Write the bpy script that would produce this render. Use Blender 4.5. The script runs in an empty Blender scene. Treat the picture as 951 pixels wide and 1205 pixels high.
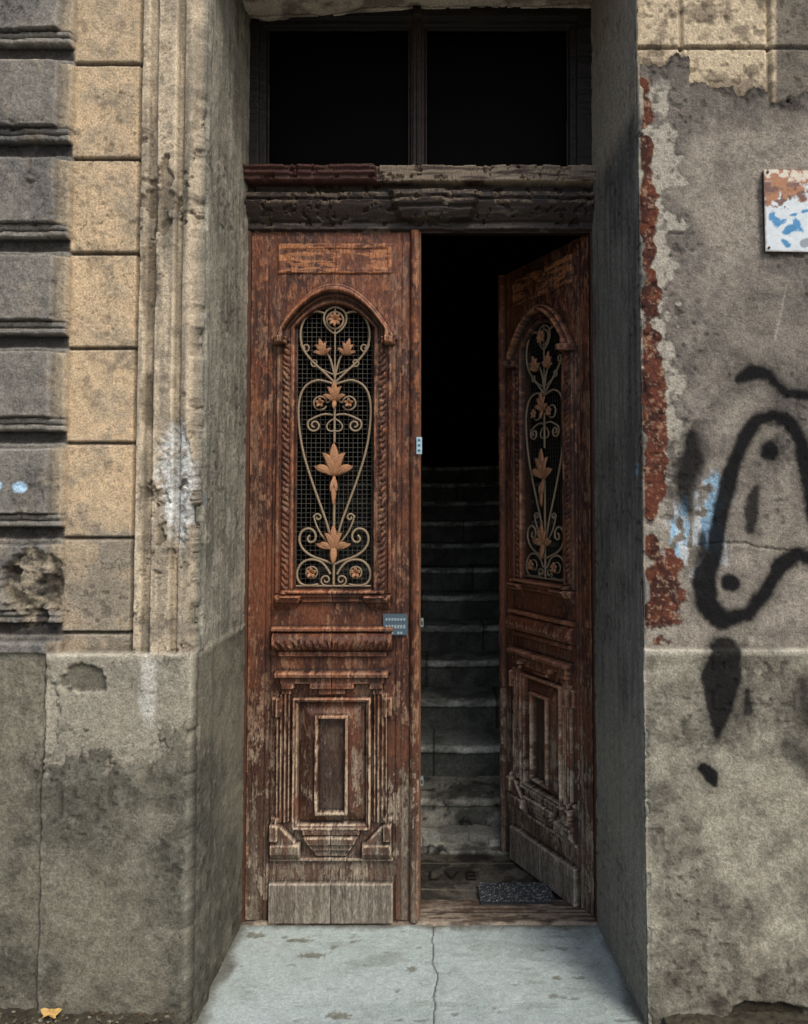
import bpy, bmesh, math, random
import numpy as np
from mathutils import Vector
random.seed(7); np.random.seed(7)
sc=bpy.context.scene
R=math.radians
# ------------------------------------------------------------------ survey
F=900.0; PX0=515.0; PY0=556.0; TH=R(2.5); CS=math.cos(TH); SN=math.sin(TH)
D=2.42; EYE=1.60; YD=0.58       # camera distance to facade, eye height, door plane depth
def Zs(py,Y):
    v=(PY0-py)/F; return EYE+(Y+D)*(v*CS+SN)/(CS-v*SN)
def Xs(px,py,Y):
    z=Zs(py,Y)-EYE; d=(Y+D)*CS+z*SN; return (px-PX0)*d/F
def PYs(Y,Z):
    z=Z-EYE; return PY0-F*(z*CS-(Y+D)*SN)/((Y+D)*CS+z*SN)
def PXs(X,Y,Z):
    return PX0+F*X/((Y+D)*CS+(Z-EYE)*SN)
Zf=lambda p:Zs(p,0.0)
Zd=lambda p:Zs(p,YD)
# ------------------------------------------------------------------ noise
def vnoise(x,y,seed):
    rs=np.random.RandomState(seed); T=rs.rand(256,256)
    xi=np.floor(x).astype(int); yi=np.floor(y).astype(int); fx=x-xi; fy=y-yi
    fx=fx*fx*(3-2*fx); fy=fy*fy*(3-2*fy)
    a=T[xi&255,yi&255]; b=T[(xi+1)&255,yi&255]; c=T[xi&255,(yi+1)&255]; d=T[(xi+1)&255,(yi+1)&255]
    return (a*(1-fx)+b*fx)*(1-fy)+(c*(1-fx)+d*fx)*fy
def fbm(x,y,o=5,seed=1,g=0.5):
    s=0;a=1;t=0
    for i in range(o):
        s=s+a*vnoise(x*2**i+17.3*i,y*2**i+9.1*i,seed+i); t+=a; a*=g
    return s/t
def ss(a,b,x):
    t=np.clip((x-a)/(b-a),0,1); return t*t*(3-2*t)
def inb(x,a,b,s=0.001):
    return ss(a-s,a+s,x)*(1-ss(b-s,b+s,x))
def lin(c):
    c=np.array(c,float)/255; return np.where(c<=0.04045,c/12.92,((c+0.055)/1.055)**2.4)
g=lin
def mixc(A,B,m):
    return A*(1-m[...,None])+B*m[...,None]
def seg(px,py,pts,soft=3,wob=0):
    out=np.zeros_like(px)
    for i in range(len(pts)-1):
        x0,y0,r0=pts[i]; x1,y1,r1=pts[i+1]
        dx,dy=x1-x0,y1-y0; L=dx*dx+dy*dy+1e-9
        t=np.clip(((px-x0)*dx+(py-y0)*dy)/L,0,1)
        d=np.hypot(px-x0-t*dx,py-y0-t*dy)+wob; r=r0+(r1-r0)*t
        out=np.maximum(out,1-ss(r-soft,r+soft,d))
    return out
def blob(px,py,x,y,rx,ry,n,s=0.25,amp=0.9):
    d=np.hypot((px-x)/rx,(py-y)/ry)+(n-0.5)*amp
    return 1-ss(1-s,1+s,d)
def blur(H,n):
    for _ in range(n):
        P=np.pad(H,1,mode='edge')
        H=(P[:-2,1:-1]+P[2:,1:-1]+P[1:-1,:-2]+P[1:-1,2:]+2*H)/6
    return H
# ------------------------------------------------------------------ mesh helpers
def link(o,parent=None):
    sc.collection.objects.link(o)
    if parent: o.parent=parent
    return o
def empty(name,loc=(0,0,0)):
    o=bpy.data.objects.new(name,None); o.location=loc; o.empty_display_size=.2
    return link(o)
def sheet(name,X,Y,Z,col,mat,parent=None,keep=None):
    m,n=X.shape
    me=bpy.data.meshes.new(name)
    co=np.stack([X,Y,Z],-1).reshape(-1,3).astype(np.float32)
    idx=np.arange(m*n).reshape(m,n)
    q=np.stack([idx[:-1,:-1],idx[1:,:-1],idx[1:,1:],idx[:-1,1:]],-1).reshape(-1,4)
    if keep is not None: q=q[keep.reshape(-1)]
    me.vertices.add(len(co)); me.vertices.foreach_set('co',co.ravel())
    me.loops.add(len(q)*4); me.loops.foreach_set('vertex_index',q.ravel().astype(np.int32))
    me.polygons.add(len(q)); me.polygons.foreach_set('loop_start',(np.arange(len(q))*4).astype(np.int32))
    me.polygons.foreach_set('use_smooth',np.ones(len(q),bool))
    me.update(calc_edges=True)
    a=me.attributes.new('Col','FLOAT_COLOR','POINT')
    c=np.ones((m*n,4),np.float32); c[:,:3]=np.clip(col,0.002,0.95).reshape(-1,3); a.data.foreach_set('color',c.ravel())
    me.materials.append(mat)
    return link(bpy.data.objects.new(name,me),parent)
def setcol(me,c):
    a=me.attributes.new('Col','FLOAT_COLOR','POINT')
    n=len(me.vertices); v=np.ones((n,4),np.float32); v[:,:3]=c; a.data.foreach_set('color',v.ravel())
def box(name,x0,x1,y0,y1,z0,z1,c,mat,parent=None,bev=0.004):
    bm=bmesh.new(); bmesh.ops.create_cube(bm,size=1)
    for v in bm.verts:
        v.co=((x0+x1)/2+v.co.x*(x1-x0),(y0+y1)/2+v.co.y*(y1-y0),(z0+z1)/2+v.co.z*(z1-z0))
    if bev: bmesh.ops.bevel(bm,geom=bm.edges[:],offset=bev,segments=2,affect='EDGES')
    me=bpy.data.meshes.new(name); bm.to_mesh(me); bm.free(); setcol(me,lin(c)); me.materials.append(mat)
    return link(bpy.data.objects.new(name,me),parent)
# ------------------------------------------------------------------ materials
def vmat(name,rough=.9,scale=180,amt=.35,bump=.4,stretch=(1,1,1),spec=.25,dist=.004,detail=3):
    m=bpy.data.materials.new(name); m.use_nodes=True; nt=m.node_tree; N=nt.nodes; L=nt.links
    b=N['Principled BSDF']; b.inputs['Roughness'].default_value=rough; b.inputs['Specular IOR Level'].default_value=spec
    at=N.new('ShaderNodeAttribute'); at.attribute_name='Col'
    tc=N.new('ShaderNodeTexCoord'); mp=N.new('ShaderNodeMapping'); mp.inputs['Scale'].default_value=stretch
    L.new(tc.outputs['Object'],mp.inputs['Vector'])
    n1=N.new('ShaderNodeTexNoise'); n1.inputs['Scale'].default_value=scale; n1.inputs['Detail'].default_value=detail; n1.inputs['Roughness'].default_value=.75
    L.new(mp.outputs[0],n1.inputs['Vector'])
    r=N.new('ShaderNodeMapRange'); r.inputs['From Min'].default_value=.3; r.inputs['From Max'].default_value=.7
    r.inputs['To Min'].default_value=1-amt; r.inputs['To Max'].default_value=1+amt; L.new(n1.outputs['Fac'],r.inputs['Value'])
    vm=N.new('ShaderNodeVectorMath'); vm.operation='SCALE'; L.new(at.outputs['Color'],vm.inputs[0]); L.new(r.outputs[0],vm.inputs['Scale'])
    L.new(vm.outputs[0],b.inputs['Base Color'])
    bp=N.new('ShaderNodeBump'); bp.inputs['Strength'].default_value=bump; bp.inputs['Distance'].default_value=dist
    L.new(n1.outputs['Fac'],bp.inputs['Height']); L.new(bp.outputs[0],b.inputs['Normal'])
    return m
M_plaster=vmat('weathered_plaster',.93,150,.42,.8)
M_conc=vmat('concrete_slab',.85,130,.24,.45)
M_wood=vmat('old_varnished_wood',.5,22,.5,.6,(9,9,1.8),.35)
M_stone=vmat('worn_stone',.65,60,.4,.5)
M_iron=vmat('painted_iron',.5,200,.35,.4,spec=.4)
M_enamel=vmat('enamel',.35,60,.08,.05,spec=.5)
M_dark=vmat('dark_interior_plaster',.95,20,.2,.2,spec=.05)
M_metal=vmat('plate_metal',.4,150,.15,.1,spec=.5)
M_leaf=vmat('dry_leaf',.7,80,.25,.2)
M_glass=vmat('dusty_dark_glass',.5,20,.3,.02,spec=.04)
# ------------------------------------------------------------------ house piers
house=empty('old_house_facade')
XCL=-.762; XBL=-.750; XCR=.646; XBR=.613
zz=np.concatenate([np.arange(-.05,3.32,.004),np.arange(3.32,4.3,.02)])
def path(side):
    if side<0:
        xs=np.concatenate([np.arange(-3.4,-1.45,.015),np.arange(-1.45,XCL-.002,.004),[XCL]]); xc,xb=XCL,XBL
    else:
        xs=np.concatenate([np.arange(3.4,1.25,-.015),np.arange(1.25,XCR+.002,-.004),[XCR]]); xc,xb=XCR,XBR
    ys=np.concatenate([[-.012,-.006],np.arange(.0,.68,.005)])
    bx=np.concatenate([xs,xc+(xb-xc)*np.clip(ys/YD,0,1)]); by=np.concatenate([np.zeros(len(xs)),ys])
    rev=np.concatenate([np.zeros(len(xs)),np.ones(len(ys))])
    nx=rev*(1 if side<0 else -1); ny=-(1-rev)
    return bx,by,nx,ny,rev
# ---- left
bx,by,nx,ny,rev=path(-1)
BX,ZZ=np.meshgrid(bx,zz,indexing='ij'); BY=np.broadcast_to(by[:,None],BX.shape); RV=np.broadcast_to(rev[:,None],BX.shape)
NX=np.broadcast_to(nx[:,None],BX.shape); NY=np.broadcast_to(ny[:,None],BX.shape)
S=np.where(RV>0,XCL+BY,BX)            # unrolled coordinate
V=PYs(0.0,ZZ); U=PXs(S,0.0,ZZ)
n_f=fbm(S*75,ZZ*75,4,11,.7); n_m=fbm(S*14,ZZ*14,6,21,.58); n_l=fbm(S*3,ZZ*3,6,31,.55); n_s=fbm(S*50,ZZ*4,5,41); n_x=fbm(S*26,ZZ*26,5,51,.55)
wv=(n_m-.5)*.014
X6=lambda p:Xs(p,500,0)
H=np.zeros_like(S)
f=((V-66+wv*260)/112.3)%1.0
xb0=X6(66);xb1=X6(79)
vj=((S-xb1)/.62)%1.0; vjm=np.where(S<xb1-.3,1-inb(vj,.975,1.0,.01)*1.0,1.0)
blk=inb(f,.115,.80,.012); stp=inb(f,.80,.93,.010)*(1-.35*inb(f,.855,.872,.006)); lip=inb(f,.06,.115,.01)
edge1=1-ss(xb0-.004,xb0+.004,S+wv*.6); edge2=1-ss(xb1-.004,xb1+.004,S+wv*.6)
bch=ss(.56,.66,n_x)*ss(.5,.62,n_l)
hb=np.maximum(np.maximum(blk*(.024+.024*edge1),stp*.030),lip*.010)*edge2*vjm
hb=hb*(1-.35*bch)
isb=edge2
f2=(V-75)/111.6; f2=np.abs(f2-np.round(f2)); jt=(1-ss(.010,.026,f2+wv*.6))
xt=X6(160)
tan=(1-ss(xt-.004,xt+.004,S))
H+= np.where(isb>.5,hb,0)
H-= .013*jt*(1-isb)*tan
H-= .012*(1-ss(.003,.008,np.abs(S-X6(159))))
def bandx(a,b,h,s=.0022): return h*inb(S+wv*.10,X6(a),X6(b),s)
H+=bandx(163,173,.024)+bandx(173,184,.006)+bandx(184,207,.036)+bandx(207,215,.012)
xa,xz=X6(215),XCL
tt=np.clip((S-xa)/(xz-xa),0,1)
H+=np.where((S>xa)&(RV<.5),.024+.018*np.sin(np.pi*np.clip(tt*.8+.1,0,1)),0)
Yr=np.clip(S-XCL,0,1)
H+=np.where(RV>.5,.014*(1-ss(.040,.046,Yr+wv*.5))+.006*(1-ss(.11,.116,Yr+wv*.5)),0)
# damage
crat=blob(U,V,44,690,38,42,n_m,.14,1.5); H-=crat*(.022+.10*(n_m-.42))*isb
chip=ss(.55,.60,n_m)*ss(.43,.56,n_l)
arch=ss(X6(160),X6(163),S)*(1-RV)
H-=arch*chip*.012
wht=blob(U,V,212,565,20,62,n_m,.2,2.0)*(1-RV)
H-=wht*(.012+.02*(n_f-.5))
vline=blob(U,V,178,340,9,60,n_m,.3,1.6)+blob(U,V,176,470,9,30,n_m,.3,1.6); vline=np.clip(vline,0,1); H-=vline*.008
Hw=H.copy()
# plinth
pl=ss(764,768,V+wv*120)
xs65=X6(66)
Hp=.050+np.where(S<xs65,-.020,0)-.012*(1-ss(.002,.006,np.abs(S-xs65+wv*.8)))
Hp=np.where(RV>.5,.012*(1-ss(.12,.20,Yr))+.004,Hp)
lossline=888+12*np.sin(U/22)-np.clip(U-150,0,100)*.45+(n_m-.5)*90
loss=(1-ss(-2,2,V-lossline))*ss(60,70,U+(n_m-.5)*12)*(1-RV)
Hp=Hp-.008*loss
hole=blob(U,V,108,795,26,15,n_m,.12,1.6); Hp-=hole*.014*(1-RV)
hole2=blob(U,V,66,850,10,45,n_m,.12,2.0); Hp-=hole2*.010*(1-RV)
H=Hw*(1-pl)+Hp*pl
H+=(n_m-.5)*.008+(n_f-.5)*.0032*(1+.8*isb)+(n_x-.5)*.002
dc=np.abs(S-XCL); H-=(1-ss(.0,.018,dc))*(.003+.022*ss(.52,.72,fbm(S*0+ZZ*9,ZZ*9,5,61)))
zc=np.zeros(S.shape+(3,))
col=zc+g((150,139,118))
tanc=mixc(zc+g((204,180,146)),zc+g((146,137,121)),np.clip(ss(.50,.66,n_m)*.5+ss(560,690,V)*.7+(1-ss(.0,.09,f2))*.35+(1-ss(0,160,V))*.35+ss(.5,.6,n_l)*.3,0,1))
tanc=mixc(tanc,zc+g((100,93,82)),ss(.62,.70,n_x)*.4)
tanc=mixc(tanc,zc+g((44,38,32)),jt*.75)
col=mixc(col,tanc,tan)
gb=mixc(zc+g((130,126,118)),zc+g((98,97,94)),ss(.4,.62,n_l))
gb=mixc(gb,zc+g((158,145,123)),np.clip(ss(xb0-.004,xb0+.01,S)*.8*blk+.6*bch+.3*ss(.58,.7,n_m),0,1))
gb=mixc(gb,zc+g((74,71,68)),ss(.56,.66,n_x)*.3)
gb=mixc(gb,zc+g((40,37,36)),np.clip((1-blk)*(1-stp)*(1-lip)*.85+(1-ss(0,.02,np.abs(f-.80)))*.7+(1-ss(0,.012,np.abs(f-.864)))*.5,0,1))  # dark joints, plus painted shadow lines below each block face
col=mixc(col,gb,isb)
ar=ss(X6(160),X6(163),S)
arc=mixc(zc+g((192,177,152)),zc+g((132,124,109)),np.clip(ss(.40,.62,n_s)*.65+.3*ss(.5,.6,n_l),0,1))
arc=mixc(arc,zc+g((104,92,76)),np.clip(chip+vline,0,1)*.65)
arc=mixc(arc,zc+g((90,85,77)),ss(.60,.68,n_x)*.35)
arc=mixc(arc,zc+g((208,211,208)),wht*.8*ss(.3,.5,n_f))
col=mixc(col,arc,ar)
rvc=mixc(zc+g((160,156,141)),zc+g((114,112,101)),np.clip(ss(.4,.65,n_s)*.6+ss(.45,.65,n_l)*.5,0,1))
rvc=mixc(rvc,zc+g((180,174,158)),ss(.58,.64,n_m)*.5); rvc=mixc(rvc,zc+g((86,83,76)),ss(.60,.68,n_x)*.3)
col=mixc(col,rvc,RV*1.0)
plc=mixc(zc+g((124,120,105)),zc+g((88,86,76)),np.clip(ss(.42,.60,n_l)*.8+.3*ss(.5,.62,n_m),0,1))
plc=mixc(plc,zc+g((162,156,140)),loss*.75)
plc=mixc(plc,zc+g((60,57,50)),(1-ss(0,3,np.abs(V-lossline)))*.6*ss(60,70,U)*(1-RV))
plc=mixc(plc,zc+g((200,198,188)),blob(U,V,180,800,10,42,n_m,.3,.9)*.75*(1-RV))
plc=mixc(plc,zc+g((60,56,46)),np.clip(ss(1120,1230,V+(n_m-.5)*120)*.6+hole*.6,0,1)); plc=mixc(plc,zc+g((174,168,152)),hole2*.5*(1-RV))
plc=mixc(plc,zc+g((40,38,34)),.85*(1-ss(.001,.006,np.abs(S-xs65+wv*.8)))*ss(.35,.55,n_l)*(1-RV))
edgl=inb(V+wv*120,766,773,2)
plc=mixc(plc,zc+g((172,167,150)),edgl*.55)
plc=mixc(plc,zc+g((146,143,130)),ss(.60,.68,n_x)*.25); plc=mixc(plc,zc+g((70,68,60)),ss(.60,.68,1-n_x)*.25)
col=mixc(col,plc,pl)
col=mixc(col,mixc(zc+g((156,145,124)),zc+g((58,52,46)),ss(.42,.56,n_x)),crat*isb*.8)
for (a,b,r) in [(5,572,8),(33,574,8)]:
    col=mixc(col,zc+g((180,212,235)),blob(U,V,a,b,r,6,n_f,.2,.9)*isb)
col=mixc(col,zc+g((170,195,215)),blob(U,V,250,588,7,9,n_f,.3,.8)*.7*RV)
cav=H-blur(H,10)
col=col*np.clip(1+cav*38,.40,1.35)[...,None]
col*= (0.70+.60*n_f)[...,None]
ck=np.abs(n_l-.5+.25*(n_m-.5)); crk=(1-ss(.0,.004,ck))*ss(.42,.52,vnoise(S*2,ZZ*2,77)); H-=crk*.003; col*= (1-.6*crk)[...,None]
pits=ss(.73,.77,vnoise(S*55,ZZ*55,78))*ss(.5,.62,n_l); H-=pits*.003; col*=(1-.35*pits)[...,None]
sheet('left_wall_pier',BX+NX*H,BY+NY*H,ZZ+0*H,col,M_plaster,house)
# ---- right
bx,by,nx,ny,rev=path(1)
BX,ZZ=np.meshgrid(bx,zz,indexing='ij'); BY=np.broadcast_to(by[:,None],BX.shape); RV=np.broadcast_to(rev[:,None],BX.shape)
NX=np.broadcast_to(nx[:,None],BX.shape); NY=np.broadcast_to(ny[:,None],BX.shape)
S=np.where(RV>0,XCR-BY,BX)
V=PYs(0.0,ZZ); U=PXs(S,0.0,ZZ)
n_f=fbm(S*75+40,ZZ*75,4,111,.7); n_m=fbm(S*14+40,ZZ*14,6,121,.58); n_l=fbm(S*3+40,ZZ*3,6,131,.55); n_s=fbm(S*50+90,ZZ*4,5,141); n_x=fbm(S*26,ZZ*26,5,151,.55)
FA=1-RV; one=np.zeros(S.shape+(3,))
top=np.where(U<812,70,98)+(n_m-.5)*60+np.where(U>905,18,0)
cem=ss(-1.5,1.5,V-top)
f2=(V-52)/111.6; f2=np.abs(f2-np.round(f2)); old=-.018-.012*(1-ss(.012,.03,f2))-.012*(1-ss(.004,.01,np.abs(S-X6(810))))-.014*(1-ss(.004,.01,np.abs(S-X6(916))))
H=old*(1-cem)*FA
cemc=mixc(one+g((148,140,128)),one+g((102,96,90)),np.clip(ss(.44,.60,n_l)*.75+.3*ss(.48,.62,n_m),0,1))
cemc=mixc(cemc,one+g((168,160,144)),ss(480,700,V)*.5*ss(.4,.6,n_l))
cemc=mixc(cemc,one+g((160,154,142)),ss(.60,.67,n_x)*.25); cemc=mixc(cemc,one+g((78,74,70)),ss(.60,.68,1-n_x)*.3)
cemc=mixc(cemc,one+g((84,78,71)),(1-ss(-2,60,V-top))*.4)
cemc=mixc(cemc,one+g((80,76,72)),blob(U,V,905,400,60,70,n_l,.5,2.5)*.35)
oldc=mixc(one+g((196,180,152)),one+g((124,112,95)),np.clip(ss(.48,.62,n_m)*.8+(1-ss(.01,.04,f2))*.8,0,1))
oldc=mixc(oldc,one+g((92,88,82)),ss(914,918,U)*.85)
col=mixc(oldc,cemc,cem)
col=mixc(col,one+g((40,35,32)),(1-ss(1,7,np.abs(V-top-2)))*.75*FA)  # shadow line along the broken plaster edge, painted into the colour
ckl=np.abs(V-(640+.06*(U-820)+(n_l-.5)*60)); crk=(1-ss(.6,2.2,ckl))*ss(800,830,U)*FA; H-=crk*.004; col=mixc(col,one+g((50,46,42)),crk*.6)
sc1=seg(U,V,[(926,335,1),(912,400,1)],1.0); col=mixc(col,one+g((170,165,150)),sc1*.6)
stw=792+(n_m-.5)*84-(V<390)*6
strip=(1-ss(-2,2,U-stw))*ss(85,110,V)*(1-ss(755,762,V))*FA
wm=strip*ss(.40,.47,n_m+.3*(n_f-.5))*(1-ss(560,640,V)*.6)
col=mixc(col,one+g((184,178,163)),wm*.7); H-=wm*.003
red=np.zeros_like(S)
for (x,y,rx,ry) in [(756,125,10,32),(761,182,11,28),(762,250,12,42),(764,300,11,18),(765,345,12,38),(765,396,16,10),(768,468,17,74),(770,555,13,38),(768,645,9,18),(778,706,23,60),(766,596,8,16)]:
    red=np.maximum(red,blob(U,V,x,y,rx,ry,n_m*.7+n_x*.3,.08,2.4))
red*=FA*(1-ss(757,760,V))
rim=ss(.05,.5,red)*(1-ss(.5,.95,red))
col=mixc(col,one+g((38,28,25)),rim*.6)
rc=mixc(one+g((100,58,43)),one+g((64,39,33)),ss(.42,.58,n_x)); rc=mixc(rc,one+g((150,124,102)),ss(.60,.68,n_f)*.7)
col=mixc(col,rc,red); H+=red*.002
cl=(1-ss(.004,.012,S-XCR))*FA*ss(.42,.52,fbm(ZZ*12,ZZ*5,5,163))*(1-ss(758,762,V)); col=mixc(col,one+g((196,190,176)),cl*.7)
sp=blob(U,V,822,625,34,48,n_m,.25,2.6); sp=sp*ss(.38,.50,n_s)*ss(.36,.46,n_x)
col=mixc(col,one+g((200,207,210)),sp*.85*FA)
for (a,b_,c_,d_) in [(838,615,11,46),(806,600,6,30),(792,640,6,22)]:
    col=mixc(col,one+g((146,188,216)),blob(U,V,a,b_,c_,d_,n_m,.2,2.2)*.85*FA*ss(.40,.48,n_x))
# spray graffiti
sm=np.zeros_like(S); wob=(n_m-.5)*8+(n_f-.5)*3
def sp_(pts,soft=4.5,k=.98):
    global sm
    sm=np.maximum(sm,seg(U,V,pts,soft,wob)*k)
    sm=np.maximum(sm,seg(U,V,[(a,b,r+7) for a,b,r in pts],10,wob)*.36*k)
sp_([(870,446,7),(886,438,10),(904,440,9),(913,452,7),(925,464,7),(960,466,7)])
sp_([(842,645,11),(850,595,11),(862,550,10),(876,515,10),(892,494,9),(912,488,9),(930,497,9),(942,520,10),(950,560,10),(958,610,10)])
sp_([(906,530,12),(906,533,12)],4)
sp_([(889,575,4),(884,600,10),(883,622,8)],4,.9)
sp_([(842,645,12),(829,680,15),(832,712,15),(852,730,13),(880,722,10),(902,695,11),(920,664,10),(940,652,9),(960,660,9)],5)
sp_([(858,685,11),(862,687,11)],4)
sp_([(812,512,12),(814,540,18),(804,578,14),(810,600,9)],9,.92)
sp_([(826,630,5),(830,660,11),(824,690,10)],6,.92)
sp_([(846,470,2),(856,560,3)],12,.2)
sp_([(852,766,18),(848,795,24),(846,830,17),(842,866,4)],4,.95); sp_([(877,812,4),(878,835,7)],3,.85)
sp_([(826,902,6),(836,912,9),(840,922,4)],3,.98)
sp_([(944,800,10),(952,850,12)],12,.8); sp_([(930,880,14),(960,905,16)],12,.7)
sp_([(915,745,4),(951,745,4)],16,.35)
sm*=FA
# plinth
pl=ss(761,764,V+(n_m-.5)*3)
Hp=.020-.010*ss(764,790,V)
H=H*(1-pl)+np.where(RV>.5,.004,Hp)*pl
plc=mixc(one+g((156,151,135)),one+g((104,100,89)),np.clip(ss(.42,.58,n_l)*.7+.35*ss(.5,.62,n_m),0,1))
plc=mixc(plc,one+g((186,181,165)),(inb(V,763,770,2)*.7+(1-ss(0,.02,np.abs(S-XCR)))*.4*ss(.4,.6,n_m))*FA)
plc=mixc(plc,one+g((174,169,153)),ss(.60,.67,n_x)*.28); plc=mixc(plc,one+g((78,75,66)),ss(.60,.68,1-n_x)*.3)
plc=mixc(plc,one+g((52,46,36)),np.clip(ss(1130,1240,V+(n_m-.5)*160)*.6+blob(U,V,905,1195,45,18,n_m,.2,.8)*.8,0,1))
H-=blob(U,V,905,1195,45,18,n_m,.2,.8)*.02*FA
col=mixc(col,plc,pl*FA)
rvc=mixc(one+g((128,126,119)),one+g((90,89,84)),np.clip(ss(.4,.65,n_s)*.5+ss(.45,.65,n_l)*.5,0,1))
rvc=mixc(rvc,one+g((166,157,139)),(1-ss(110,150,V+(n_m-.5)*50))*.8)
rvc=mixc(rvc,one+g((144,139,126)),ss(800,950,V)*.5)
rvc=mixc(rvc,one+g((150,190,215)),blob(S,ZZ,XCR-.05,Zf(552),.014,.02,n_f,.3,1.5)*.7)
col=mixc(col,rvc,RV)
col=mixc(col,one+g((7,8,11)),sm)
H+=(n_m-.5)*.007+(n_f-.5)*.0032+(n_x-.5)*.002+(n_l-.5)*.012*FA
dc=np.abs(S-XCR); H-=(1-ss(.0,.016,dc))*(.003+.020*ss(.52,.72,fbm(ZZ*9,ZZ*9,5,161)))
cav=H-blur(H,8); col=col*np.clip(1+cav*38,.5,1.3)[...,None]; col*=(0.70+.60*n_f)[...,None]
pits=ss(.73,.77,vnoise(S*55,ZZ*55,178))*ss(.5,.62,n_l); H-=pits*.003; col*=(1-.35*pits)[...,None]
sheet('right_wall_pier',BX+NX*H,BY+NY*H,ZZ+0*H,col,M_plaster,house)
# ---- soffit
ys=np.arange(-.03,.70,.005); xs=np.arange(-.80,.70,.005); ZSOF=Zd(13)
X,Y=np.meshgrid(xs,ys,indexing='ij'); n=fbm(X*12,Y*12,6,201); ck=np.abs(Y-.548-.05*(fbm(X*9,Y*0,5,211,.6)-.5))
H=(n-.5)*.014+.014*(1-ss(.001,.005,ck))-.045*(1-ss(-.75,.1,X)); c=mixc(np.zeros(X.shape+(3,))+g((228,212,188)),np.zeros(X.shape+(3,))+g((156,144,126)),ss(.4,.6,n)); c=mixc(c,0*c+g((20,18,17)),1-ss(.001,.006,ck))
sheet('soffit',X,Y,ZSOF+H,c,M_plaster,house)
# ---- remaining masses
box('lintel_wall',-.82,.70,0.004,.56,ZSOF+.03,4.4,(150,140,120),M_plaster,house,.01)
box('upper_wall',-9,9,-.02,.7,4.28,8.2,(150,140,120),M_plaster,house,.01)
box('upper_cornice',-9,9,-.30,.1,8.2,8.5,(150,140,120),M_plaster,house,.03)
box('left_far_wall',-9,-3.38,-.02,.7,0,4.28,(120,114,100),M_plaster,house,.01)
box('right_far_wall',3.38,9,-.02,.7,0,4.28,(128,120,108),M_plaster,house,.01)
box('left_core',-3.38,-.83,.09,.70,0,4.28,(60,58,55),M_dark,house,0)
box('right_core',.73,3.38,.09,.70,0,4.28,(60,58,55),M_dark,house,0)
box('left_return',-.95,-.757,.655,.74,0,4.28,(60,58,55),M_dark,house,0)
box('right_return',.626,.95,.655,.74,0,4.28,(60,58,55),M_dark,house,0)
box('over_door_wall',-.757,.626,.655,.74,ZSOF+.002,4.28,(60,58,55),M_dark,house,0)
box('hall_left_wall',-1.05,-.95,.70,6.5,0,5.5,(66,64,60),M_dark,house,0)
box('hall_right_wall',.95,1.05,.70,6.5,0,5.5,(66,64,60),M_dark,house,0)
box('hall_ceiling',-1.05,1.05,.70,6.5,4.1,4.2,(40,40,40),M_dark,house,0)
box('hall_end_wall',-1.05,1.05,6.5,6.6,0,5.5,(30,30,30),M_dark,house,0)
# ------------------------------------------------------------------ transom
tr=empty('transom_window')
xs=np.arange(-.757,.6205,.003); zs=np.arange(Zd(274),ZSOF+.01,.003)
X,Z=np.meshgrid(xs,zs,indexing='ij'); V=PYs(YD,Z); U=PXs(X,YD,Z)
nw=fbm(X*7,Z*80,5,301,.6); nm=fbm(X*25,Z*25,5,311,.6)
H=np.zeros_like(X)
vt=V+(fbm(X*12,Z*0,5,321,.65)-.5)*3.2
left=1-ss(443,446,U)
H+= inb(vt,203,222,.8)*(.075+.012*left)
H+= inb(vt,205,216,.8)*left*.012
H+= inb(vt,209,212,.6)*left*(-.01)
H+= inb(vt,222,231,.8)*.030 + inb(vt,231,238,.8)*.052+ inb(vt,238,241,.5)*.042
s=np.clip((vt-241)/22,0,1); H+=inb(vt,241,263,.8)*(.060-.035*s**1.5)+inb(vt,263,272,.8)*.018
br=np.clip(1-np.clip((np.abs(U-512)-38-(262-vt)*.35)/6,0,1),0,1)*inb(vt,229,262,.8); H+=br*.026
cs=np.abs(vt-250); H-=br*.008*(1-ss(1,2.5,cs))
H-=ss(.60,.66,nm)*inb(vt,203,268,1)*.012
fr=(V<202.5); H=np.where(fr,.0,H)
def tp(a,b): return np.maximum(np.maximum(a-U,U-b),np.maximum(34-V,V-197))
t=np.minimum(tp(316,481),tp(502,668)); H=np.where(fr,-.012+.018*ss(1,3,t)+.014*ss(9,11,t)*(V<197),H)
H+=np.where(fr&(np.abs(U-491)<5),.012,0)
H+=(nw-.5)*.005
c0=np.zeros(X.shape+(3,)); c=c0+g((60,42,34)); c=mixc(c,c0+g((34,27,24)),ss(.4,.62,nw)*.8)
board=inb(vt,203,223,1); bare=np.clip(board*(1-left)*.85*ss(.36,.52,nw)+ss(.58,.64,nw*.6+.4*nm)*.6*(~fr),0,1)
c=mixc(c,c0+g((138,124,104)),bare); c=mixc(c,c0+g((76,44,36)),board*left*.8)
c=mixc(c,c0+g((44,40,37)),inb(vt,224,272,1)*.6)
c=mixc(c,c0+g((136,120,100)),np.clip(np.maximum(inb(vt,231,236,1),inb(vt,241,245,1))*.6*ss(.45,.6,nm),0,1))
c=mixc(c,c0+g((22,20,19)),fr*(.85-.4*(np.abs(U-491)<12)))
cav=H-blur(H,5); c=c*np.clip(1+cav*40,.4,1.8)[...,None]
keep=~((t[:-1,:-1]<0)&(t[1:,1:]<0))
sheet('transom_frame',X,YD-.0-H,Z,c,M_wood,tr,keep)
box('transom_back',-.757,.6205,YD+.016,YD+.06,Zd(272)+.003,Zd(204),(50,34,28),M_wood,tr,.003)
box('transom_glass',-.72,.59,YD+.045,YD+.05,Zd(206),ZSOF-.02,(4,4,5),M_glass,tr,0)
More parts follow.
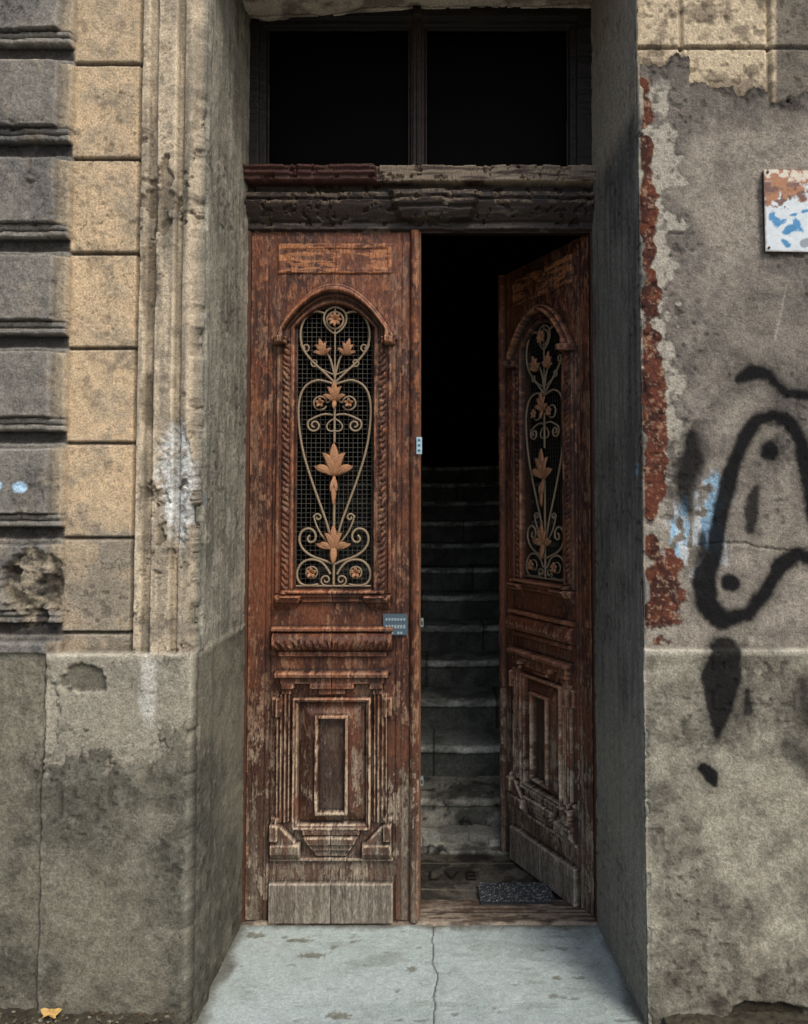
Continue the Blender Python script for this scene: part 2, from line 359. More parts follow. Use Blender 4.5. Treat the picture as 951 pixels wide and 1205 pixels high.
# ------------------------------------------------------------------ door leaves
W=.667; XL=-.737; K=3.0/900
def leaf(name,sgn,seed,shade=1.0):
    root=empty(name)
    u=np.append(np.arange(0,W,.0027),W); z=np.arange(.016,Zd(272),.0027)
    Ug,Z=np.meshgrid(u,z,indexing='ij'); c=Ug-W/2+.004; ac=np.abs(c); V=PYs(YD,Z)
    ns=fbm(Ug*120+seed,Z*14,5,400+seed,.75); nm=fbm(Ug*55+seed,Z*30,6,420+seed,.72); nl=fbm(Ug*5+seed,Z*3,6,440+seed,.6); nf=fbm(Ug*190,Z*120,3,460+seed,.75); nst=fbm(Ug*75+seed,Z*2.2,5,490+seed,.65)
    npc=fbm(Ug*12+seed*3,Z*7,6,530+seed,.6)
    wob=(nm-.5)*1.6; Vw=V+wob
    b=lambda x,a,e,s=.7:inb(x,a,e,s)
    H=np.zeros_like(Z)
    vtop=385-25*(1-np.clip((c/.15)**2,0,2.4))
    t=np.maximum(np.maximum(ac-.15,(V-691)*K),(vtop-V)*K)
    H-=.016*(1-ss(.004,.008,t)); H+=.012*b(t,.008,.022,.002)
    side=(V>398)&(V<698)
    H+=np.where(side,.015*np.sqrt(np.clip(1-((ac-.188)/.016)**2,0,1))*(.30+.70*np.abs(np.sin(V*np.pi/7.5+ac*90+4*(nm-.5)))),0)
    H+=np.where(side,.010*b(ac,.214,.226,.002),0)
    hood=(V<406+wob)
    hd=np.maximum((ac-.15)*1.0,(vtop-V)*K)
    H+=np.where(hood,.050*b(hd,.050,.066,.002)+.028*b(hd,.066,.082,.002)+.01*b(hd,.034,.050,.002),0)
    H+=.018*b(Vw,398,406)*b(ac,.185,.24,.002)
    H+=.007*b(Vw,287,322)*b(ac,0,.225,.003); H-=.004*b(Vw,293,316)*b(ac,0,.21,.003)
    H+=.030*b(Vw,694,702)*b(ac,0,.20,.002)+.018*b(Vw,702,708)*b(ac,0,.215,.002)
    cut=np.clip((718-Vw)/14,0,1); H+=.034*b(Vw,700,719)*b(ac,.12+.03*(1-cut),.225,.004)*cut
    tor=np.sqrt(np.clip(1-((Vw-754)/11.5)**2,0,1)); H+=b(ac,0,.232,.003)*tor*(.046+.005*np.sin(c*2*np.pi/.026+ (Vw-754)*.3*np.sign(c)+9*nm)*ss(750,756,Vw))
    H+=.034*b(Vw,737,742)*b(ac,0,.236,.002)+.018*b(Vw,766,772)*b(ac,0,.21,.002)
    H+=.050*b(Vw,789,795)*b(ac,0,.218,.002)+.032*b(Vw,795,803)*b(ac,0,.20,.002)
    H+=.034*b(Vw,803,809)*(b(ac,0,.085,.002)+b(ac,.145,.195,.002))+.022*b(Vw,809,816)*(b(ac,0,.05,.002)+b(ac,.158,.195,.002))
    e=np.minimum(.150-ac,np.minimum((Vw-820)*K,(974-Vw)*K))
    H+=.028*b(e,0,.009,.0015)+.016*b(e,.009,.018,.0015)
    inn=ss(.017,.019,e); H+=inn*(-.018+.032*np.clip((e-.017)/.05,0,1))
    e2=np.minimum(.064-ac,np.minimum((Vw-840)*K,(957-Vw)*K)); H+=.020*b(e2,0,.012,.0015)-.014*ss(.012,.015,e2)
    pil=b(ac,.163,.212,.002)*b(Vw,816,966); H+=pil*(.016+.007*np.cos((ac-.163)/.049*6*np.pi))
    H+=.020*b(ac,.200,.232,.002)*(b(Vw,820,842)+b(Vw,960,985))
    dg=np.clip((Vw-966)/22,0,1)
    H+=.028*b(ac,.205-.07*dg,.232,.003)*b(Vw,966,990)+.042*b(Vw,990,1008)*b(ac,.118,.232,.003)*np.clip((1010-Vw)/14+.3,0,1)
    w1=.108-.05*np.clip((Vw-980)/26,0,1); H+=.040*b(Vw,981,990)*b(ac,0,w1,.003)+.026*b(Vw,990,998)*b(ac,0,w1,.003)+.014*b(Vw,998,1006)*b(ac,0,w1,.003)+.028*b(Vw,974,980)*b(ac,0,.11,.003)
    H+=.014*b(Vw,1008,1012)*b(ac,0,.236,.002)-.004*b(Vw,1012,1036)*b(ac,0,.232,.002)
    H+=.024*b(Vw,1037,1100)*b(ac,0,.237,.002)
    H-=.006*b(ac,.240,.246,.0015)*(V>400)
    H-=.004*b(ac,.262,.267,.0015)
    au=(Ug-.648)/.019; H+=np.where(np.abs(au)<1,.022*np.sqrt(np.clip(1-au*au,0,1)),0)
    Hc=H.copy()
    low=ss(740,1000,V); c0=np.zeros(Z.shape+(3,))
    H+=(ns-.5)*.004+(nm-.5)*.004
    sp=(1-ss(.0,.012,np.abs(nst-.5)))*(.3+.7*ss(.45,.6,nl))*ss(700,940,V); H-=sp*.005
    cav=H-blur(H,5); cav2=Hc-blur(Hc,16)
    dk=ss(.36,.60,nl)
    col=mixc(c0+g((112,67,46)),c0+g((68,42,33)),dk)
    col=mixc(col,c0+g((40,28,24)),ss(.46,.60,ns*.5+nm*.5)*.7)
    upp=1-ss(330,640,V); col=mixc(col,c0+g((150,94,62)),ss(.50,.58,nm*.6+ns*.4)*(.35+.4*upp)*(1-.7*low))
    col=mixc(col,c0+g((78,60,49)),low*.5)
    wear=nm*.30+ns*.25+nst*.25+npc*.20
    bare=np.clip(ss(.535,.560,wear+low*.040+(nl-.5)*.06+(npc-.5)*.14-.012)*(.50+.42*low),0,1)
    H-=bare*.0012
    bcol=mixc(c0+g((156,116,88)),c0+g((154,141,123)),np.clip(low*1.1+.1,0,1))
    bcol=mixc(bcol,c0+g((96,82,70)),ss(.46,.58,nst)*.6)
    col=mixc(col,bcol,bare)
    ew=ss(.002,.007,cav2)*ss(.40,.50,nm*.5+ns*.5)*(.32+.5*low); col=mixc(col,mixc(c0+g((150,110,84)),c0+g((164,149,128)),low),ew)
    base=b(Vw,1037,1100)*b(ac,0,.237,.002); col=mixc(col,mixc(c0+g((144,138,126)),c0+g((88,82,74)),ss(.42,.58,ns*.5+nst*.5)),base*.85)
    low2=ss(930,1010,V)*(.2+.6*ss(.42,.55,nst)); col=mixc(col,c0+g((122,112,99)),low2*.6)
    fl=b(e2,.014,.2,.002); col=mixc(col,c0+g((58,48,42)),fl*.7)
    tr_=b(Vw,287,322)*b(ac,0,.225,.003); col=mixc(col,c0+g((176,118,78)),tr_*ss(.47,.53,fbm(Ug*16,Z*90,5,480,.6))*.8)
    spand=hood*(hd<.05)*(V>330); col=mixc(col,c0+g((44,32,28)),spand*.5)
    edge=(1-ss(.0,.014,np.minimum(Ug,W-Ug)))*ss(.46,.53,nm); col=mixc(col,c0+g((166,120,88)),edge*.5)
    col=col*np.clip(1+cav*110+cav2*24,.22,2.0)[...,None]; col*=(.5+1.0*nf)[...,None]*shade  # relief shading painted in: grooves darkened, raised mouldings brightened
    keep=~(t[:-1,:-1]<-.0)
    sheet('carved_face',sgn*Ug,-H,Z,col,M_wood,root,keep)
    zt=Zd(272); zb=.014
    def bx_(n,u0,u1,z0,z1,y0=.004,y1=.050,cc=(78,52,40)):
        a,b2=sorted((sgn*u0,sgn*u1)); return box(n,a,b2,y0+.016,y1,z0,z1,cc,M_wood,root,.003)
    uc=W/2-.004
    bx_('hinge_stile',.001,uc-.153,zb,zt); bx_('lock_stile',uc+.153,W-.001,zb,zt)
    bx_('lower_body',uc-.152,uc+.152,zb,Zd(693)); bx_('top_rail',uc-.152,uc+.152,Zd(359),zt)
    bx_('edge_strip',W-.012,W+.004,zb+.01,zt-.004,-.022,.058,(112,76,56))
    # ---- wrought iron grille
    cu=bpy.data.curves.new('scrolls','CURVE'); cu.dimensions='3D'; cu.bevel_depth=.0048; cu.bevel_resolution=2; cu.resolution_u=4
    def stroke(pts,y=.014,r=1.0,both=True):
        for m in ((1,-1) if both else (1,)):
            s=cu.splines.new('NURBS'); s.points.add(len(pts)-1); s.order_u=3; s.use_endpoint_u=True
            for i,(a,p) in enumerate(pts):
                s.points[i].co=(sgn*(uc+m*a*K),y,Zd(p),1); s.points[i].radius=r
    def spiral(a,p,r,turns,st,dr=1):
        return [(a+r*(1-.8*i/18)*math.cos(st+dr*i/18*turns*6.283),p+r*(1-.8*i/18)*math.sin(st+dr*i/18*turns*6.283)) for i in range(19)]
    stroke([(0,392),(6,389),(13,380),(14,370),(8,362),(0,360)],r=.9)
    stroke([(12,368),(24,363),(36,372),(42,388),(40,408),(28,424),(12,438),(0,450)])
    stroke([(41,404)]+spiral(35,408,6,1.2,0.2,1)[2:],r=.7)
    stroke([(0,444),(3,428),(9,414),(16,408)],r=.9)
    stroke([(2,440),(12,436),(22,430)]+spiral(24,426,5,1.0,1.2,-1),r=.7)
    stroke([(0,452),(10,448),(22,446),(36,453),(43,470),(43,497),(38,530),(28,562),(16,595),(6,622),(0,650)])
    stroke([(0,468),(4,470)]+[(17+8*math.cos(x),474+8*math.sin(x)) for x in np.linspace(3.14,9.0,16)],r=.8)
    stroke([(2,488),(10,486),(20,489),(30,494)]+spiral(24,500,8.5,1.4,-.6,1),r=.9)
    stroke([(0,492),(8,496),(10,504),(4,508),(0,506)],r=.7)
    stroke([(0,474),(0,520)],both=False); stroke([(0,560),(0,690)],both=False,r=1.1); stroke([(0,362),(0,452)],both=False,r=.7)
    stroke([(1,664),(10,660),(24,656),(36,648),(42,636),(38,624),(28,621),(21,628),(22,637),(29,639),(32,633),(28,630)])
    stroke([(6,640),(14,632),(22,616),(24,606)]+spiral(19,609,5,1.1,0,-1),r=.8)
    stroke([(4,676),(10,664),(22,658),(36,660),(44,672),(42,686),(30,691),(18,688)],r=1)
    stroke([(26+7*math.cos(x),674+7*math.sin(x)) for x in np.linspace(0,6.6,14)],r=.7)
    stroke([(1,690)]+spiral(9,683,7,1.3,1.7,-1),r=.8)
    stroke([(0,690),(44,690)],r=.8)
    stroke([(10*math.cos(x),376+10*math.sin(x)) for x in np.linspace(0,6.5,16)],both=False,r=1)
    me0=bpy.data.objects.new('tmp',cu); sc.collection.objects.link(me0); bpy.context.view_layer.update()
    me=bpy.data.meshes.new_from_object(me0.evaluated_get(bpy.context.evaluated_depsgraph_get())); bpy.data.objects.remove(me0)
    for p in me.polygons: p.use_smooth=True
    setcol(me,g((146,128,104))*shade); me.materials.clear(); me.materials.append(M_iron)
    link(bpy.data.objects.new('iron_scrolls',me),root)
    bm=bmesh.new()
    def petal(a,p,ang,L,w,curl=0):     # ang degrees (0=up, + = right), curl bends the tip
        L*=K; w*=K; rows=[]; n_=9; x=a*K; zc_=Zd(p); an=ang
        for i in range(n_):
            f_=i/(n_-1); ww=max(w*.5*(math.sin(math.pi*min(1,f_*.9+.1))**.7),.0005); yy=.006-.014*math.sin(f_*math.pi*.7)
            ca,sa=math.cos(R(an)),math.sin(R(an))
            rows.append([bm.verts.new((sgn*(uc+x+o*ww*ca),yy+dy,zc_-o*ww*sa)) for o,dy in ((-1,.004),(-.45,-.002),(0,.002),(.45,-.002),(1,.004))])
            x+=L/(n_-1)*sa; zc_+=L/(n_-1)*ca; an+=curl/(n_-1)*(1.6*f_)
        for i in range(n_-1):
            for j in range(4): bm.faces.new((rows[i][j],rows[i][j+1],rows[i+1][j+1],rows[i+1][j]))
    def fleur(a,p,s,base=0):
        petal(a,p,base,26*s,9*s)
        for m in (1,-1):
            petal(a,p,base+m*14,21*s,7*s,m*75); petal(a+m*1.5*s,p-1*s,base+m*50,15*s,6*s,m*95)
    fleur(0,560,1.5)
    for m in (1,-1): petal(m*3,556,m*75,22,7,m*-40); petal(0,562,m*165,18,5,m*30)
    petal(0,560,180,36,7)
    fleur(0,648,1.15); petal(0,642,180,22,9)
    for m in (1,-1): petal(m*2,645,m*80,20,6,m*-35)
    fleur(0,472,.95); petal(0,470,180,12,6)
    for m in (1,-1):
        fleur(m*13,418,.8,m*14)
        for an in range(0,360,72): petal(m*26,674,an,7,4.5); petal(m*17,474,an,6,4)
    for an in range(0,360,45): petal(0,376,an,9,4.5)
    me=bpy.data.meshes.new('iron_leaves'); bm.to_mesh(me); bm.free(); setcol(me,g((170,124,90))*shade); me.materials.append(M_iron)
    for p in me.polygons: p.use_smooth=True
    o=link(bpy.data.objects.new('iron_leaves',me),root); so=o.modifiers.new('s','SOLIDIFY'); so.thickness=.002
    bm=bmesh.new()
    def wire(x0,z0,x1,z1,r=.0009,y=.030):
        if x0==x1: vs=[(x0-r,y,z0),(x0+r,y,z0),(x0+r,y,z1),(x0-r,y,z1)]
        else: vs=[(x0,y,z0-r),(x1,y,z0-r),(x1,y,z0+r),(x0,y,z0+r)]
        bm.faces.new([bm.verts.new((sgn*v[0],v[1],v[2])) for v in vs])
    z0,z1=Zd(693),Zd(360); xw=uc-.150
    while xw<uc+.151: wire(xw,z0,xw,z1); xw+=.0185
    zw=z0
    while zw<z1: wire(uc-.151,zw,uc+.151,zw,y=.032); zw+=.0185
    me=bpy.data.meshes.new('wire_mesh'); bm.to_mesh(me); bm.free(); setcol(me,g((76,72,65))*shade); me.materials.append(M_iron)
    o=link(bpy.data.objects.new('wire_mesh',me),root); so=o.modifiers.new('s','SOLIDIFY'); so.thickness=.0016
    return root
dl=leaf('wooden_door',1,3); dl.location=(XL,YD,0)
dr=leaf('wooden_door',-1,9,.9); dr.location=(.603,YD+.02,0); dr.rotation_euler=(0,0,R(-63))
frm=empty('door_frame')
box('left_jamb',-.757,-.739,YD-.012,.66,0.012,Zd(272),(84,56,44),M_wood,frm)
box('right_jamb',.606,.622,YD-.014,.66,0.012,Zd(272),(70,48,40),M_wood,frm)
# ------------------------------------------------------------------ small plates on the door
pl_=empty('nameplate')
x0,x1=Xs(451,735,YD),Xs(480,735,YD); z0,z1=Zd(747),Zd(722)
box('plate',x0,x1,YD-.014,YD-.004,z0,z1,(74,92,104),M_metal,pl_,.002)
for r_ in range(3):
    for c_ in range(7):
        if random.random()<.85:
            a=x0+.010+c_*.0115; h=.009 if r_!=1 else .013; zb=z1-.016-r_*.026
            box('mark_%d_%d'%(r_,c_),a,a+.0075,YD-.0158,YD-.013,zb-h,zb,(150,165,172),M_metal,pl_,.0)
st=empty('paper_sticker')
box('paper',Xs(491,525,YD)-.002,Xs(498,525,YD)-.004,YD-.030,YD-.0245,Zd(535),Zd(515),(170,200,210),M_enamel,st,.001)
for i in range(3): box('print_%d'%i,Xs(491,525,YD)+.003,Xs(498,525,YD)-.010,YD-.0315,YD-.0295,Zd(532-6*i),Zd(529.5-6*i),(60,110,140),M_enamel,st,0)
for i,pyv in enumerate((733,920)):
    lp=empty('strike_plate'); box('plate',-.066,-.055,YD+.0,YD+.02,Zd(pyv+5),Zd(pyv-5),(120,135,130),M_metal,lp,.001)
    box('slot',-.063,-.058,YD-.002,YD+.01,Zd(pyv+2),Zd(pyv-2),(20,20,20),M_metal,lp,0)
# ------------------------------------------------------------------ enamel sign on the wall
sg=empty('enamel_sign')
xa,xb=Xs(897,250,0),Xs(897,250,0)+.19; za,zb=Zf(298),Zf(201)
xs=np.linspace(xa,xb,120); zs=np.linspace(za,zb,150); X,Z=np.meshgrid(xs,zs,indexing='ij'); U=PXs(X,0,Z); V=PYs(0,Z)
n=fbm(X*30,Z*30,5,501,.6); n2=fbm(X*70,Z*70,4,511)
c0=np.zeros(X.shape+(3,)); c=c0+g((206,216,220)); rs_=ss(.0,.25,(243-V)/34+(n-.5)*2.0)
c=mixc(c,mixc(c0+g((160,108,68)),c0+g((96,60,46)),ss(.4,.6,n2)),rs_); c=mixc(c,c0+g((222,214,196)),inb(V,201,216,2)*ss(.42,.55,n2)*.85)
bl=np.maximum.reduce([seg(U,V,[(906,256,3),(913,266,5),(922,264,2)],1.5,(n2-.5)*9),seg(U,V,[(924,274,5),(936,266,6),(940,272,4)],1.5,(n2-.5)*9),seg(U,V,[(918,284,2),(924,290,3)],1.5,(n2-.5)*5),seg(U,V,[(928,255,1),(952,248,1.5)],1.2,(n2-.5)*6)])
c=mixc(c,c0+g((46,128,178)),bl); c=mixc(c,c0+g((96,60,42)),(1-ss(.0,.007,np.minimum(np.minimum(X-xa,xb-X),np.minimum(Z-za,zb-Z))+(n2-.5)*.006))*.8)
c=mixc(c,c0+g((110,122,130)),seg(U,V,[(944,288,5),(950,286,5)],1.0)*.8)
Hs=.010+.004*np.cos((X-xa)/(xb-xa)*3.1)+(n-.5)*.002
sheet('plate',X,-Hs-.003,Z,c,M_enamel,sg)
box('plate_back',xa+.003,xb-.003,-.008,.01,za+.003,zb-.003,(70,50,40),M_metal,sg,0)
for (a,b_) in ((xa+.012,zb-.012),(xa+.012,za+.012),(xb-.012,zb-.012),(xb-.012,za+.012)):
    box('screw',a-.004,a+.004,-.022,-.012,b_-.004,b_+.004,(90,60,45),M_metal,sg,.002)
# ------------------------------------------------------------------ ground
xs=np.concatenate([np.arange(-60,-3,1.5),np.arange(-3,3,.06),np.arange(3,60.1,1.5)]); ys=np.concatenate([np.arange(-60,-3,1.5),np.arange(-3,9,.06),np.arange(9,60.1,1.5)])
X,Y=np.meshgrid(xs,ys,indexing='ij'); n=fbm(X*3,Y*3,5,601); c=mixc(np.zeros(X.shape+(3,))+g((128,126,120)),np.zeros(X.shape+(3,))+g((98,96,91)),ss(.4,.6,n))
sheet('ground',X,Y,-.03+0*X,c,M_conc)
xs=np.arange(-.80,.70,.004); ys=np.arange(-1.3,.60,.004); X,Y=np.meshgrid(xs,ys,indexing='ij')
U=PXs(X,Y,0.0); V=PYs(Y,0.0)
n=fbm(X*10,Y*10,6,611,.6); nf=fbm(X*80,Y*80,4,621,.7); nl=fbm(X*2.5,Y*2.5,5,631,.6)
H=(n-.5)*.004+(nf-.5)*.002
ckx=np.abs(X-(-.012+.05*(fbm(Y*7,Y*0+3,5,641,.6)-.5)+.012*(Y-.5))); ck=1-ss(.0008,.0035,ckx); H-=ck*.006
c0=np.zeros(X.shape+(3,)); c=mixc(c0+g((178,191,189)),c0+g((152,164,160)),np.clip(ss(.42,.62,nl)*.7+ss(.5,.65,n)*.5,0,1))
c=mixc(c,c0+g((194,203,201)),ss(.56,.64,n)*.35); c=mixc(c,c0+g((126,130,121)),ss(.62,.70,fbm(X*6,Y*18,6,655,.65))*.35)
c=mixc(c,c0+g((44,42,38)),ck*.9)
pit=ss(.74,.80,fbm(X*16,Y*28,4,651)); c=mixc(c,c0+g((92,88,72)),pit*.5); H-=pit*.002
for (a,b_,r1,r2) in [(368,1124,15,3),(398,1195,13,4),(484,1140,7,3),(655,1150,7,2),(352,1106,18,2),(300,1100,12,3)]:
    m=blob(U,V,a,b_,r1,r2,nf,.3,1.6); c=mixc(c,c0+g((104,98,76)),m*.7); H-=m*.002
ed=np.minimum(np.minimum(X-XBL-.004,XBR+.03-X),.575-Y); dirt=(1-ss(.0,.05,ed+(n-.5)*.09)); c=mixc(c,c0+g((92,88,75)),dirt*.8); H+=dirt*.004
c*=(.76+.48*nf)[...,None]
sheet('pavement',X,Y,H,c,M_conc)
for nm_,x0,x1,seed in (('pavement',-4.2,-.79,661),('pavement',.69,4.2,671)):
    fine=np.arange(x0,x1,.008); ys=np.arange(-1.3,.02,.006); X,Y=np.meshgrid(fine,ys,indexing='ij')
    n=fbm(X*9,Y*9,6,seed,.6); nf=fbm(X*60,Y*60,4,seed+9,.65); e=-Y
    pile=(1-ss(.03,.26,e+(n-.5)*.2)); H=.012+pile*(.066 if seed==661 else .03)+(n-.5)*.03*pile+(nf-.5)*.018*pile
    c=mixc(np.zeros(X.shape+(3,))+g((120,120,112)),np.zeros(X.shape+(3,))+g((72,67,54)),np.clip(pile*1.2+ss(.5,.65,n)*.4,0,1)); c=mixc(c,0*c+g((40,38,32)),ss(.5,.6,nf)*pile*.6)
    sheet(nm_,X,Y,H,c,M_conc)
bm=bmesh.new(); cols=[]
for i in range(520):
    if random.random()<.8: x=random.uniform(-1.7,-.80); y=-random.uniform(.05,.20)
    else: x=random.uniform(.75,1.5); y=-random.uniform(.03,.12)
    r_=random.choice([.003,.004,.005,.007]); vs=bmesh.ops.create_icosphere(bm,subdivisions=1,radius=r_)['verts']
    zb=.070 if x<0 else .034; q=[random.uniform(.7,1.5) for _ in range(3)]; zo=random.uniform(0,.012)
    for v in vs: v.co=(v.co.x*q[0]*random.uniform(.8,1.2)+x,v.co.y*q[1]*random.uniform(.8,1.2)+y,v.co.z*q[2]*.6+zb+zo)
    cols+= [g(random.choice([(96,90,76),(70,66,56),(128,122,106),(84,70,52)]))]*len(vs)
me=bpy.data.meshes.new('rubble'); bm.to_mesh(me); bm.free(); setcol(me,np.array(cols)); me.materials.append(M_stone); link(bpy.data.objects.new('rubble',me))
bm=bmesh.new(); lx,ly=Xs(62,1197,-.06),-.075
pts=[]
for i in range(20):
    a=i/20*6.283; rr=.019*(1+.3*math.sin(a*5)); pts.append(bm.verts.new((lx+1.4*rr*math.cos(a),ly+.8*rr*math.sin(a),.092+.006*math.sin(a*3)+.006*math.sin(a))))
cv=bm.verts.new((lx,ly,.088))
for i in range(20): bm.faces.new((cv,pts[i],pts[(i+1)%20]))
me=bpy.data.meshes.new('fallen_leaf'); bm.to_mesh(me); bm.free(); setcol(me,g((196,160,96))); me.materials.append(M_leaf); link(bpy.data.objects.new('fallen_leaf',me))
# ------------------------------------------------------------------ threshold, floor, stairs
xs=np.arange(-.757,.622,.005); ys=np.arange(.565,.74,.004); X,Y=np.meshgrid(xs,ys,indexing='ij'); n=fbm(X*12,Y*60,5,701,.6)
c0=np.zeros(X.shape+(3,)); H=.0125*ss(.565,.574,Y)+(n-.5)*.006-.006*inb(Y,.640,.646,.002); c=mixc(c0+g((92,80,70)),c0+g((146,134,118)),ss(.42,.58,n)); c=mixc(c,c0+g((74,56,46)),ss(.5,.6,fbm(X*6,Y*20,4,711))*.5); c=mixc(c,c0+g((34,30,28)),inb(Y,.638,.648,.002))
sheet('door_threshold',X,Y,H,c,M_stone)
xs=np.arange(-.95,.95,.006); ys=np.arange(.73,1.47,.006); X,Y=np.meshgrid(xs,ys,indexing='ij'); n=fbm(X*14,Y*14,5,721,.6); nl=fbm(X*4,Y*4,4,725,.5)
c0=np.zeros(X.shape+(3,)); slab=ss(1.16,1.17,Y+.06*(fbm(X*5,Y*0,4,727)-.5))
ckf=(1-ss(.004,.014,np.abs(nl-.5)))+(1-ss(.004,.012,np.abs(fbm(X*4+9,Y*4,4,728,.5)-.48))); ckf=np.clip(ckf,0,1)*slab
c=mixc(c0+g((104,99,89)),c0+g((62,59,54)),ss(.38,.58,n)); c=mixc(c,mixc(c0+g((190,190,178)),c0+g((120,120,112)),ss(.38,.58,n)),slab)
bd=np.maximum(inb(Y,1.08,1.092,.003),inb(Y,.845,.858,.003)); c=mixc(c,c0+g((144,138,122)),bd*.5); c=mixc(c,c0+g((14,14,14)),ckf*.85)
sheet('hallway_floor',X,Y,-.004+(n-.5)*.008-ckf*.008+slab*.012*(nl>.5),c,M_stone)
# broken stone flags leaning at the foot of the stairs
fl_=empty('broken_flagstone')
random.seed(12)
for i in range(13):
    bm=bmesh.new(); cx=-.45+i*.085+random.uniform(-.02,.02); cy=1.35+random.uniform(-.07,.04); nn=random.choice([4,5,6]); rr=random.uniform(.045,.085); a0=random.uniform(0,6)
    th_=random.uniform(.018,.035); tp_=[]; bt=[]
    tx_,ty_=random.uniform(-.15,.15),random.uniform(-.1,.35)
    for k in range(nn):
        a=a0+k/nn*6.283+random.uniform(-.25,.25); r2=rr*random.uniform(.75,1.2); dx,dy=r2*1.3*math.cos(a),r2*.7*math.sin(a)
        zt_=.020+dx*tx_+dy*ty_+th_; tp_.append(bm.verts.new((cx+dx,cy+dy,zt_))); bt.append(bm.verts.new((cx+dx*1.03,cy+dy*1.03,zt_-th_-.015)))
    bm.faces.new(tp_); bm.faces.new(bt[::-1])
    for k in range(nn): bm.faces.new((tp_[k],bt[k],bt[(k+1)%nn],tp_[(k+1)%nn]))
    bmesh.ops.bevel(bm,geom=bm.edges[:],offset=.003,segments=1,affect='EDGES')
    me=bpy.data.meshes.new('flag_%d'%i); bm.to_mesh(me); bm.free(); q=random.randint(130,185); setcol(me,g((q,q,q-10))); me.materials.append(M_stone); link(bpy.data.objects.new('flag_%d'%i,me),fl_)
mt=empty('granite_doormat')
xs=np.arange(.17,.47,.003); ys=np.arange(.70,.86,.003); X,Y=np.meshgrid(xs,ys,indexing='ij'); n=vnoise(X*220,Y*220,731); c=mixc(np.zeros(X.shape+(3,))+g((60,64,66)),np.zeros(X.shape+(3,))+g((150,156,158)),ss(.62,.8,n))
sheet('speckled_top',X,Y,.022+(n-.5)*.002,c,M_stone,mt); box('slab',.172,.466,.702,.856,.0,.0195,(60,62,62),M_stone,mt,.003)
tx=bpy.data.curves.new('SALVE','FONT'); tx.body='SALVE'; tx.size=.11; tx.align_x='CENTER'; tx.align_y='CENTER'; tx.extrude=.001; tx.space_character=1.35
o=bpy.data.objects.new('floor_inscription',tx); sc.collection.objects.link(o); bpy.context.view_layer.update()
me=bpy.data.meshes.new_from_object(o.evaluated_get(bpy.context.evaluated_depsgraph_get())); bpy.data.objects.remove(o)
setcol(me,g((36,34,32))); me.materials.clear(); me.materials.append(M_stone); o=link(bpy.data.objects.new('floor_inscription',me)); o.location=(-.02,.96,.0005)
stc=empty('stone_staircase')
y=1.45
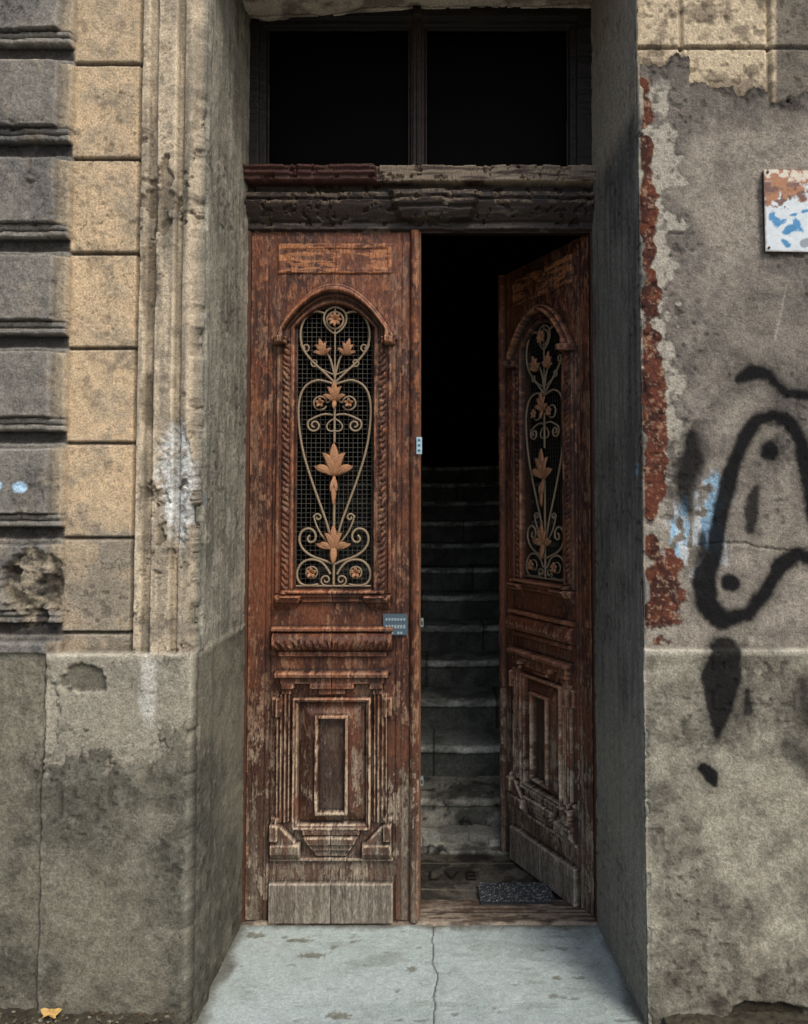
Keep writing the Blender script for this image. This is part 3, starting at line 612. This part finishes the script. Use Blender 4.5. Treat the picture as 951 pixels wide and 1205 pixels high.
for i in range(12):
    z1=.165*(i+1); z0=z1-.165
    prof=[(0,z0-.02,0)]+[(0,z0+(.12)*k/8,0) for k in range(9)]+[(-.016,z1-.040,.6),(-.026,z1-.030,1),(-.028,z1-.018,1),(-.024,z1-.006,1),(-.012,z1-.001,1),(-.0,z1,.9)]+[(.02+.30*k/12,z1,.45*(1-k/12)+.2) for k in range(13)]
    pa=np.array(prof); xs=np.arange(-.94,.945,.010)
    X=np.repeat(xs[:,None],len(pa),1); A=np.repeat(pa[None,:,0],len(xs),0); B=np.repeat(pa[None,:,1],len(xs),0); L_=np.repeat(pa[None,:,2],len(xs),0)
    arc_=A+B; wn=fbm(X*7+i*9.3,arc_*7,5,800+i,.6); wx=fbm(X*30+i*5,arc_*30,4,830+i,.6)
    nose=ss(.4,.9,L_)*(A<.01); brk=ss(.56,.62,wn)*nose
    Y=y+A+(wn-.5)*.016+brk*.022; Z=B-(.014*np.exp(-((X-.1)/.35)**2))*(L_>.05)+(wn-.5)*.016*(L_>.1)-brk*.014
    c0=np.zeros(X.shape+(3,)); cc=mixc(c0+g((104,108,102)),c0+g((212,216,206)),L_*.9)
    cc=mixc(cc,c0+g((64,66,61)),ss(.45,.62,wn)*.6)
    vjn=np.abs(((X*.9+i*.37)%.7)-.35); cc=mixc(cc,c0+g((20,20,20)),(1-ss(.003,.008,vjn))*.8)
    if i==0:
        stn=(1-ss(.004,.02,np.abs(fbm(X*6,arc_*10,3,870)-.5))); Y=Y+stn*.010+(wx-.5)*.02; cc=mixc(c0+g((180,178,165)),c0+g((108,108,100)),ss(.4,.6,wn)); cc=mixc(cc,c0+g((16,16,15)),stn*.85)
    cc*=(.6+.8*wx)[...,None]
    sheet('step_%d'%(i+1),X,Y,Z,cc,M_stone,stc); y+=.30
box('landing',-.94,.94,y,6.5,1.7,1.98,(60,62,60),M_stone,stc,.01)
# ------------------------------------------------------------------ light & camera
AZ,EL=R(148),R(48)
w=bpy.data.worlds.new('World'); sc.world=w; w.use_nodes=True; nt=w.node_tree
sky=nt.nodes.new('ShaderNodeTexSky'); sky.sky_type='NISHITA'; sky.sun_disc=False; sky.sun_elevation=EL; sky.sun_rotation=AZ; sky.air_density=1.0; sky.dust_density=3.5
nt.links.new(sky.outputs[0],nt.nodes['Background'].inputs[0]); nt.nodes['Background'].inputs[1].default_value=.15
sl=bpy.data.lights.new('sun','SUN'); sl.energy=1.75; sl.angle=R(16); sl.color=(1,.96,.90)
so=link(bpy.data.objects.new('sun',sl))
dv=Vector((math.sin(AZ)*math.cos(EL),math.cos(AZ)*math.cos(EL),math.sin(EL)))
so.rotation_euler=dv.to_track_quat('Z','Y').to_euler()
cam=bpy.data.cameras.new('camera'); co=link(bpy.data.objects.new('camera',cam)); co.location=(0,-D,EYE); co.rotation_euler=(R(90)+TH,0,0)
cam.sensor_fit='VERTICAL'; cam.sensor_height=36; cam.lens=F/1205*36; cam.clip_end=500; cam.clip_start=.05
cam.shift_x=-(PX0-475.5)/1205; cam.shift_y=-(602.5-PY0)/1205
sc.camera=co
sc.view_settings.view_transform='Standard'; sc.view_settings.look='None'; sc.view_settings.exposure=0
